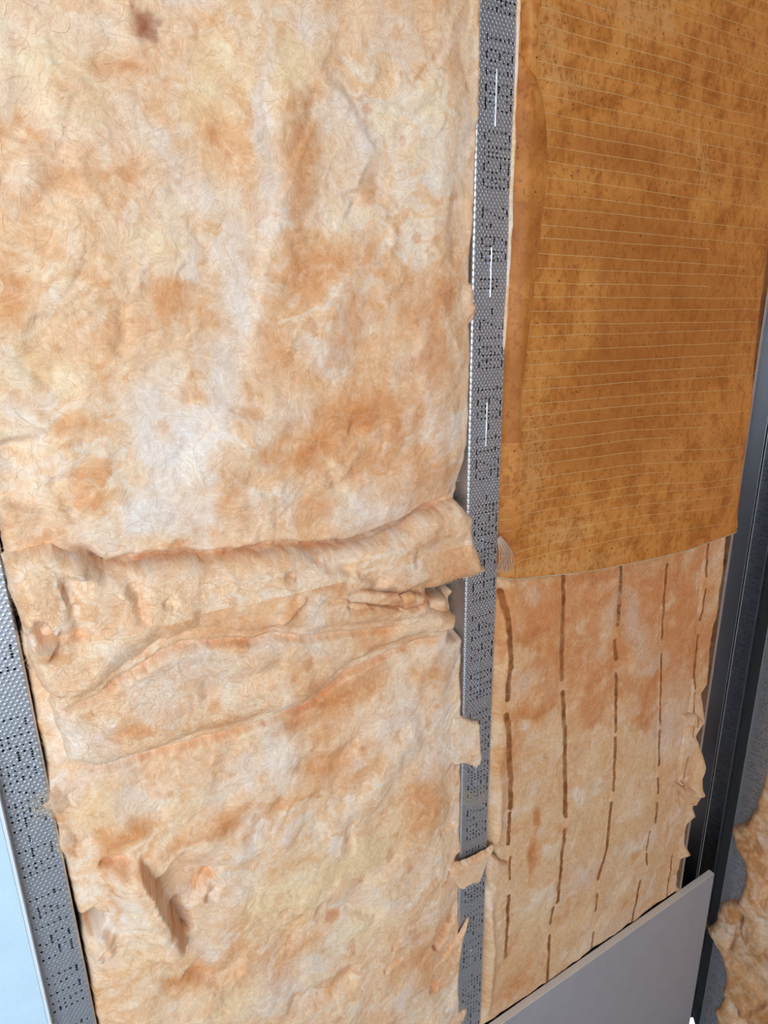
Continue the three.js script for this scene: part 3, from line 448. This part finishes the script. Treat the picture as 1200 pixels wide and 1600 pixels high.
// ---------- insulation with cutting marks, right bay below the paper ----------
const marks = [
  [[[.5165,1.2763],[.5259,1.2376]], 9], [[[.5272,1.2344],[.5352,1.1636]], 9], [[[.5332,1.1584],[.5309,1.1135]], 9], [[[.5321,1.0887],[.5374,1.0515],[.5461,.9274]], 10], [[[.5453,.9186],[.5456,.8637]], 7], [[[.5494,.8366],[.5516,.794]], 5], [[[.5492,.7641],[.5502,.6369]], 7],
  [[[.623,1.2781],[.6263,1.2401],[.6281,1.1754],[.6349,1.1115]], 9], [[[.6381,1.0881],[.649,1.0084],[.6621,.8586]], 9], [[[.6616,.8327],[.661,.7731],[.6595,.6876]], 8], [[[.65,.6795],[.6467,.6472]], 8], [[[.6475,.6188],[.648,.5145]], 8],
  [[[.737,1.2666],[.742,1.2062],[.7439,1.1689]], 8], [[[.7416,1.1428],[.7485,1.1101]], 8], [[[.7519,1.0835],[.7639,.976]], 7], [[[.7639,.9639],[.7743,.8562]], 7], [[[.7726,.8324],[.7725,.7418],[.7594,.6767]], 8], [[[.7599,.6438],[.759,.6082]], 6], [[[.7598,.5561],[.7589,.5189]], 6],
  [[[.8439,1.2455],[.849,1.1683],[.8549,1.1136]], 6], [[[.8578,1.0861],[.8791,.945]], 5], [[[.8814,.9314],[.89,.8574]], 6], [[[.8909,.8302],[.8961,.7978]], 6], [[[.8961,.7757],[.8996,.7318]], 7], [[[.8837,.721],[.8793,.68]], 4], [[[.8805,.6721],[.8887,.6413]], 5], [[[.8756,.6096],[.8647,.5098]], 6],
  [[[.9426,1.263],[.9541,1.1991]], 6], [[[.9554,1.1759],[.9528,1.1204]], 5], [[[.9552,1.091],[.9602,1.0117],[.9674,.9839]], 5], [[[.9668,.9777],[.9802,.8804]], 3], [[[.9746,.8415],[.9646,.7757]], 3], [[[.9679,.6191],[.9675,.5205]], 4], [[[1.0014,1.2683],[1.0065,1.1989]], 4],
];
const texR = woolTextures(.49, 1.12, .42, 1.36, 1200, 1800, [
  ...P_([214, 136, 80], 1, [[.5791,1.2298,.107,.0581,0], [.7897,1.2064,.1989,.0769,0], [.6361,1.1236,.1451,.0537,0], [.8725,1.0718,.1375,.0872,0], [.5546,1.2548,.0685,.0375,0], [.6261,1.2369,.0876,.0356,0], [.6899,1.2309,.0809,.0411,0], [.7865,1.2282,.0599,.0648,0], [.879,1.2176,.0562,.0569,0], [.8101,1.169,.0469,.0455,0], [.5774,1.0809,.0621,.015,0], [.6205,1.1593,.0765,.0312,0], [.7107,1.0443,.0379,.0399,0], [.832,1.0256,.0499,.0503,0], [.8399,.9743,.0578,.0182,0], [.9544,1.0833,.048,.077,0], [.9089,1.143,.0348,.0727,0], [.5444,1.0301,.0291,.0436,0], [.6037,.8799,.0136,.0297,0], [.602,.8075,.0139,.0336,0], [.9191,.996,.0365,.0346,0], [.5694,.5619,.0487,.0382,0], [.7571,1.1292,.0448,.0682,0]]),
  ...P_(C.rust, .65, [[.5779,1.1622,.0097,.0203,0], [.7062,1.0848,.0201,.0091,0], [.596,1.0763,.0457,.0065,0], [.8484,.9712,.0412,.0079,-.3491], [.7067,1.0174,.0205,.0095,0], [.8729,.9307,.0178,.0217,0], [.6999,1.2583,.054,.0142,0], [.6001,.8935,.0108,.0171,0], [.6006,.8083,.0097,.0232,0], [1.0062,1.0053,.0158,.0413,0], [.5523,1.199,.0347,.0097,0]]),
  ...P_([230, 198, 174], .75, [[.8014,1.1274,.0251,.0582,-.5236], [.7719,1.1791,.0179,.0554,-.1745], [.8409,1.0699,.0497,.0172,0], [.9081,.9621,.0474,.0812,0], [.9085,.9106,.0555,.0419,0], [.5655,1.2614,.023,.015,0], [.5618,1.1374,.0359,.0245,0], [.7211,1.1924,.0226,.0321,0], [.7176,.7061,.0484,.0289,0], [.8351,.5365,.0758,.0334,0]]),
  ...P_(C.yellow, .35, [[.6165,.6964,.0582,.0556,0], [.7801,.8345,.1,.1105,0], [.7131,.5963,.0995,.0615,0]]),
], [230, 182, 135], .34, (col, bmp, W, H) => {
  const sx = .63 / W, sy = .94 / H;
  for (const [line, wpx] of marks) { // brown cutting marks printed on the wool
    const w = wpx * .00048; let b = [9, -9, 9, -9]; for (const q of line) b = [Math.min(b[0], q[0]), Math.max(b[1], q[0]), Math.min(b[2], q[1]), Math.max(b[3], q[1])];
    for (let j = Math.max(0, ((b[2] - .012 - .42) / sy) | 0); j < Math.min(H, (b[3] + .012 - .42) / sy); j++) for (let i = Math.max(0, ((b[0] - .014 - .49) / sx) | 0); i < Math.min(W, (b[1] + .014 - .49) / sx); i++) {
      const x = .49 + i * sx, y = .42 + j * sy, d = lineDist(line, x + .0028 * fbm(x * 40, y * 40, 3), y + .003 * fbm(x * 60 + 7, y * 60, 3), false), o = 4 * (j * W + i), f = fib(x * 2600, y * 900), a = .84 * (1 - ss(w * .5, w * 1.25, d + .0009 * f)) * (.72 + .28 * ss(-.3, .25, fbm(x * 60, y * 40 + 40, 3)));
      if (a > 0) for (let k = 0; k < 3; k++) col[o + k] = lerp(col[o + k], lerp(C.mark[k], C.mark2[k], ss(-.2, .3, fbm(x * 50 + 9, y * 50, 2))), a);
    }
  }
}, .5);
const matR = woolMaterial(texR, .0013);
{
  const o = thing('insulation_batt', 'glass wool batt with brown dashed cutting marks below the paper', 'insulation', [.78, .5, -.02]);
  const S = [
    { p: [[.5149,1.2827],[.5315,1.1668],[.5286,1.0882],[.5423,.9321],[.5409,.8635],[.5469,.6325]], w: .005, h: -.0012 }, { p: [[.6182,1.2862],[.6238,1.1785],[.6446,1.0125],[.6567,.842],[.655,.694],[.6433,.5252]], w: .004, h: -.0008 }, { p: [[.7317,1.271],[.7451,1.0888],[.7685,.8655],[.7589,.6834],[.752,.5275]], w: .004, h: -.0008 }, { p: [[.8347,1.2593],[.8563,1.0532],[.8886,.8123]], w: .003, h: -.001 }, { p: [[.9362,1.2654],[.9568,1.0086],[.964,.8484]], w: .004, h: -.0025 },
    { p: [[.5152,1.0313],[.5227,.9413],[.5188,.8631]], w: .008, h: .008 }, { p: [[.5073,.7856],[.5216,.6757],[.5169,.5287]], w: .008, h: .007 }, { p: [[.9574,.9313],[.9498,.8269],[.9767,.73]], w: .004, h: -.008 }, { p: [[.9552,.7968],[1.0019,.7475],[1.0323,.7412]], w: .004, h: .007 }, { p: [[.9382,.7903],[.984,.7913]], w: .003, h: -.006 },
  ];
  const top = (x, y) => .001 + .008 * ss(.99, 1.02, x) * ss(.97, .82, y) + .45 * woolRelief(x + 12, y + 8) - .012 * ss(.53, .507, x) * ss(.87, 1.02, y) - .016 * ss(yBottom(x) - .008, yBottom(x) + .012, y) + strokes(S, x, y);
  const out = [[.5, BT - .004], ...[[.5069,.5689],[.5089,.688],[.505,.7907],[.5133,.7981],[.5212,.8417],[.5135,.8808],[.5038,.9749],[.5022,1.1002],[.5007,1.2157],[.4996,1.3138],[.5012,1.3237],[.9975,1.2911],[1.0005,1.2707],[1.0049,1.2135],[1.0075,1.1308],[1.0006,1.0718],[1.0091,.9806],[.9973,.9664],[1.0145,.902],[.9987,.8781],[1.0314,.8023],[1.0272,.7754],[1.0391,.7366],[1.0139,.7157],[1.025,.6896],[1.0064,.6745],[1.0073,.6284],[1.0277,.5946],[1.0023,.5923],[1.0021,.5291]], [1.018, BT - .004]];
  const g = woolSheet({ outline: out, step: .0024, top, T: .02, R: .012, ragged: .0018, put: onWall, uvAt: uvOf(texR) });
  const b = part('wool_face', g, matR, o); addFibres(g, 2400, onWall, b, .02, .002, .00016);
  const veil = woolSheet({ outline: [[.7296,1.2636],[.7594,1.2161],[.8052,1.151],[.852,1.0983],[.8444,1.0775],[.7982,1.0975],[.7456,1.1621],[.7279,1.2137]], step: .003, top: () => .004, T: .001, R: .002, ragged: .003, put: onWall, uvAt: uvOf(texR) }), vf = addFibres(veil, 700, onWall, o, .022, .006, .00013); vf.name = 'wisp';
  for (const pl of [[[.5037,.876],[.5267,.8464],[.5435,.8315],[.5475,.8027],[.5397,.7825],[.5142,.7946],[.5031,.8296]], [[.9304,.8077],[.9791,.7722],[1.0355,.7397],[1.0126,.7179],[.986,.7361]], [[.9315,.9466],[.9731,.934],[.9979,.9117],[.9854,.9004],[.9452,.9209]]]) part('torn_flake', woolSheet({ outline: pl, step: .0014, top: (x, y) => .009 + .4 * woolRelief(x * 1.6, y * 1.6), T: .008, R: .006, ragged: .0015, put: onWall, uvAt: uvOf(texR) }), matR, o);
  settle(o);
}

// ---------- paper-faced insulation, right bay ----------
const KX0 = .50, KX1 = 1.04, KY0 = 1.16, KY1 = 2.12, KTOP = 2.5;
const xFold = y => { let best = paperEdge[0], bd = 9; for (const p of paperEdge) if (Math.abs(p[1] - y) < bd) { bd = Math.abs(p[1] - y); best = p; } const i = paperEdge.indexOf(best), q = paperEdge[clamp(i + (best[1] > y ? 1 : -1), 0, paperEdge.length - 1)], t = q === best ? 0 : clamp((y - best[1]) / (q[1] - best[1] || 1)); return lerp(best[0], q[0], t); };
const KS = [{ p: [[.5488,1.8172],[.5741,1.8281],[.6317,1.8438],[.7043,1.8615],[.7827,1.8834],[.8551,1.9046],[.948,1.9268]], w: .004, h: .0035, reach: .06 }, { p: [[.8044,1.8365],[.8189,1.8093],[.8334,1.7773]], w: .003, h: .0012 }, { p: [[.5188,1.9177],[.5192,1.8851],[.5211,1.8686]], w: .003, h: -.010 }];
function paperZ(x, y) {
  const sag = .012 * ss(1.67, 1.37, y) * ss(.52, .75, x);
  let z = .001 + sag + .006 * fbm(x * 5 + 3, y * 4, 3) + .0007 * fbm(x * 40, y * 30, 3) + strokes(KS, x, y) - .012 * ss(.99, 1.012, x) - .008 * ss(.53, .508, x);
  return z;
}
const kraft = (() => {
  const W = 1300, H = 2040, col = new Uint8Array(W * H * 4), bmp = new Uint8Array(W * H * 4), rough = new Uint8Array(W * H * 4);
  const dust = [[.5766,1.8536,.0336,.0153,0], [.5505,1.8902,.0266,.0334,0], [.617,1.3413,.0597,.0237,0], [.6704,1.2919,.0906,.0117,0], [.5739,1.3032,.069,.011,0], [.8093,1.812,.0076,.0283,-.1047], [.8265,1.7916,.0091,.0247,-.1396], [.7312,1.9387,.011,.0181,0], [.5534,1.4449,.0277,.0733,0], [.6822,1.9361,.0623,.0234,0]], dark = [[.6902,1.5457,.0973,.049,0], [.6883,1.4624,.1506,.0608,0], [.6803,1.7962,.1098,.0265,0], [.795,1.6072,.1621,.0994,0], [.6812,1.706,.1368,.0429,0], [.5172,1.343,.0127,.0516,0]];
  for (let j = 0; j < H; j++) for (let i = 0; i < W; i++) {
    const x = KX0 + (i + .5) / W * (KX1 - KX0), y = KY0 + (j + .5) / H * (KY1 - KY0), o = 4 * (j * W + i);
    const a = fbm(x * 28, y * 22, 4), b = fbm(x * 110 + 9, y * 80, 4), cfine = fbm(x * 260, y * 190 + 5, 3), f = fib(x * 600, y * 3200), v = fib(y * 900, x * 2600);
    let c = [210, 134, 62]; const mixc = (k, t) => { for (let q = 0; q < 3; q++) c[q] += (k[q] - c[q]) * t; };
    mixc([188, 111, 44], .8 * ss(-.1, .3, a)); mixc([168, 92, 34], .5 * ss(-.1, .4, b + .3 * a)); mixc([222, 150, 76], .5 * ss(.08, .4, fbm(x * 15 + 44, y * 15, 4)));
    for (const e of dark) { const dx = x - e[0], dy = y - e[1], cs = Math.cos(e[4]), sn = Math.sin(e[4]), r = Math.hypot((dx * cs - dy * sn) / e[2], (dx * sn + dy * cs) / e[3]); if (r < 1.6) mixc([154, 82, 28], .4 * (1 - ss(.3, 1.3, r + a))); }
    for (const e of dust) { const dx = x - e[0], dy = y - e[1], cs = Math.cos(e[4]), sn = Math.sin(e[4]), r = Math.hypot((dx * cs - dy * sn) / e[2], (dx * sn + dy * cs) / e[3]); if (r < 1.6) mixc([218, 164, 110], .38 * (1 - ss(.1, 1.3, r + b * .9 + cfine * .8))); }
    mixc([134, 78, 30], .5 * ss(.18, .42, cfine + .3 * a)); // dark specks of wax
    mixc([96, 58, 26], .8 * ss(.74, .8, noise(x * 190 + 5, y * 190)));
    const tone = 1 + .022 * f + .018 * v; for (let q = 0; q < 3; q++) col[o + q] = clamp(c[q] * tone, 0, 255); col[o + 3] = 255;
    const h = 128 + 60 * b + 26 * cfine + 14 * f; bmp[o] = bmp[o + 1] = bmp[o + 2] = clamp(h, 0, 255); bmp[o + 3] = 255;
  }
  return new THREE.MeshPhysicalMaterial({ map: dataTex(W, H, col, true), bumpMap: dataTex(W, H, bmp), bumpScale: .0009, roughness: .55, specularIntensity: .6, side: THREE.DoubleSide });
})();
{
  const o = thing('insulation_batt', 'paper-faced insulation batt with brown kraft paper and pale threads', 'insulation', [.76, 1.28, -.02]);
  // paper sheet
  const nx = 200, ny = 440, pos = [], uv = [], ix = [];
  for (let j = 0; j <= ny; j++) for (let i = 0; i <= nx; i++) { const x = lerp(.5075, 1.0155, i / nx), y = lerp(yBottom(x), KTOP, j / ny), curl = .004 * Math.exp(-(y - yBottom(x)) / .012); pos.push(x, y, paperZ(x, y) + curl); uv.push((x - KX0) / (KX1 - KX0), (y - KY0) / (KY1 - KY0)); if (i && j) { const d = j * (nx + 1) + i; ix.push(d - nx - 2, d - nx - 1, d, d - nx - 2, d, d - 1); } }
  const g = new THREE.BufferGeometry(); g.setAttribute('position', new THREE.Float32BufferAttribute(pos, 3)); g.setAttribute('uv', new THREE.Float32BufferAttribute(uv, 2)); g.setIndex(ix); g.computeVertexNormals();
  const paper = part('kraft_paper', g, kraft, o);
  // folded tab of paper lying along the stud
  {
    const tx = 22, ty = 360, pos = [], uv = [], ix = [], yEnd = 1.4711;
    for (let j = 0; j <= ty; j++) for (let i = 0; i <= tx; i++) { const y = lerp(yEnd, KTOP - .001, j / ty), x = lerp(.5078, xFold(y) - .0004 * noise(y * 300, 3), i / tx), up = lerp(.0003, .0026, ss(yEnd, yEnd + .12, y)) + .0016 * Math.sin(Math.PI * i / tx) * ss(yEnd, yEnd + .2, y); pos.push(x, y, paperZ(x, y) + up); uv.push((x - KX0 + .13) / (KX1 - KX0), (y - KY0) / (KY1 - KY0)); if (i && j) { const d = j * (tx + 1) + i; ix.push(d - tx - 2, d - tx - 1, d, d - tx - 2, d, d - 1); } }
    const t = new THREE.BufferGeometry(); t.setAttribute('position', new THREE.Float32BufferAttribute(pos, 3)); t.setAttribute('uv', new THREE.Float32BufferAttribute(uv, 2)); t.setIndex(ix); t.computeVertexNormals();
    const tab = part('paper_tab', t, kraft, o), edge = []; for (let j = 0; j <= 60; j++) { const y = lerp(yEnd + .02, KTOP - .002, j / 60), x = xFold(y); edge.push(new THREE.Vector3(x, y, paperZ(x, y) + lerp(.0003, .0014, ss(yEnd, yEnd + .12, y)))); }
    part('tab_edge', new THREE.TubeGeometry(new THREE.CatmullRomCurve3(edge), 120, .0011, 5), new THREE.MeshStandardMaterial({ color: new THREE.Color().setRGB(.36, .19, .06), roughness: .7 }), tab);
  }
  // reinforcing threads glued under the paper, showing as pale ridges
  const threadMat = new THREE.MeshStandardMaterial({ color: new THREE.Color().setRGB(.80, .55, .25), roughness: .45 });
  for (let k = 0; k < 77; k++) {
    const y0 = 1.3 + k * .01536 + (rnd() - .5) * .003, slope = .012 * (rnd() - .5) - .01, pts = [], xa = y0 > 1.45 ? xFold(y0) + .001 : .510, xb = k % 3 ? lerp(.75, 1.012, Math.sqrt(rnd())) : 1.012;
    for (let i = 0; i <= 26; i++) { const x = lerp(xa, xb, i / 26), e = x - xFold(y0), y = y0 + slope * (x - .55) + .0016 * fbm(x * 12 + k * 3, k, 2) - .003 * ss(0, -.012, e) - .020 * ss(.7, 1.0, x) * ss(1.57, 1.42, y0); if (y < yBottom(x) + .004) break; const ee = x - xFold(y); pts.push(new THREE.Vector3(x, y, paperZ(x, y) + .004 * Math.exp(-(y - yBottom(x)) / .012) + .0001)); }
    if (pts.length > 4) part('thread', new THREE.TubeGeometry(new THREE.CatmullRomCurve3(pts), 40, .00027, 4), threadMat, paper);
  }
  // pale pasted rim at the hem and torn white wool along the stud
  const rim = []; for (let i = 0; i <= 60; i++) { const x = lerp(.512, 1.012, i / 60); rim.push(new THREE.Vector3(x, yBottom(x), paperZ(x, yBottom(x)) + .0042)); }
  part('hem', new THREE.TubeGeometry(new THREE.CatmullRomCurve3(rim), 90, .0007, 5), new THREE.MeshStandardMaterial({ color: new THREE.Color().setRGB(.62, .45, .25), roughness: .8 }), paper);
  const edge = woolSheet({ outline: [[.5028,1.9294],[.5085,1.9306],[.5089,1.8824],[.5092,1.8492],[.5091,1.8206],[.5094,1.7854],[.5091,1.7429],[.5096,1.7179],[.5093,1.6728],[.5086,1.653],[.5079,1.6124],[.5056,1.5846],[.5015,1.5707],[.5002,1.5987],[.5021,1.6529],[.5031,1.7049],[.5025,1.7668],[.5042,1.8315],[.5039,1.8816]], step: .0012, top: (x, y) => .002 + .3 * woolRelief(x * 2, y * 2), T: .006, R: .004, ragged: .001, put: onWall, uvAt: (x, y) => uvOf(texU)(x - .35, y) });
  part('wool_edge', edge, matU, o);
  // frayed end of the glass threads at the lower corner
  const fray = new THREE.MeshStandardMaterial({ color: new THREE.Color().setRGB(.60, .40, .27), roughness: .7 });
  for (let k = 0; k < 10; k++) {
    const t = k / 9, a = [[.498,1.3586],[.5014,1.3513]][0], b = [[.4974,1.3105],[.5226,1.3075]], e = [lerp(b[0][0], b[1][0], t), lerp(b[0][1], b[1][1], t)], pts = [];
    for (let i = 0; i <= 6; i++) { const s = i / 6; pts.push(new THREE.Vector3(lerp(a[0] + .004 * t, e[0], s) + .006 * t * Math.sin(s * 3.1) + .001 * (rnd() - .5), lerp(a[1] - .004 * (1 - t), e[1], s), .006 + .006 * Math.sin(s * 3.1) + .001 * rnd())); }
    part('frayed_thread', new THREE.TubeGeometry(new THREE.CatmullRomCurve3(pts), 12, .0005, 5), fray, o);
  }
  settle(o);
}

// ---------- loose insulation in the side wall ----------
const texS = woolTextures(-.05, .75, 0, 2.2, 512, 1024, [], [196, 136, 84], .9);
const matS = woolMaterial(texS, .0018);
{
  const o = thing('insulation_batt', 'ragged tan glass wool bulging from the side wall at the lower right', 'insulation', [1.15, .05, .3]);
  const toSide = (z, y, h) => [1.14 - h, y, z];
  const out = [...[[.0668,.0495],[.0548,.1129],[.0438,.1478],[.0573,.1886],[.0547,.2671],[.0413,.2997],[.0177,.3111],[-.0032,.3316],[.0136,.3609],[.0163,.4232],[.0543,.4692],[.0596,.5138],[.0507,.5642],[.0266,.5826],[.011,.6149],[.0408,.6476],[.0471,.6741],[.0546,.6919],[.0546,.7323]], [.066, 1.0], [.066, 2.2], [.61, 2.2], [.61, .02]];
  const S = [{ p: [[.0584,.4596],[.0575,.3734],[.0498,.3302]], w: .006, h: -.01 }, { p: [[.0837,.1955],[.1212,.2222],[.1591,.3114]], w: .006, h: .012 }, { p: [[.0595,.2136],[.0992,.1863],[.1204,.1379]], w: .014, h: -.02 }, { p: [[.0665,.4506],[.0694,.3856]], w: .005, h: -.012 }];
  const g = woolSheet({ outline: out, step: .0032, top: (z, y) => .012 + 1.3 * woolRelief(z + 20, y) + strokes(S, z, y), T: .02, R: .014, ragged: .003, put: toSide, uvAt: (z, y) => [(z + .05) / .8, y / 2.2] });
  const b = part('wool_face', g, matS, o); addFibres(g, 2500, toSide, b, .03, .004, .0003);
  settle(o);
}
// ---------- bright metal clip low in the corner ----------
{
  const o = thing('steel_clip', 'small shiny steel clip beside the end of the grey plasterboard', 'clip', [1.118, .055, .012]);
  const n = new THREE.Vector3(-1.2, 1.29, .86).normalize(), q = new THREE.Quaternion().setFromUnitVectors(new THREE.Vector3(0, 0, 1), n), m = zincSmooth;
  part('plate', new RoundedBoxGeometry(.012, .026, .0012, 2, .0005).applyQuaternion(q).translate(1.118, .075, .012), m, o);
  part('tongue', new RoundedBoxGeometry(.010, .0012, .022, 2, .0005).translate(1.124, .058, .006), m, o);
  settle(o);
}
renderer.render(scene, camera);
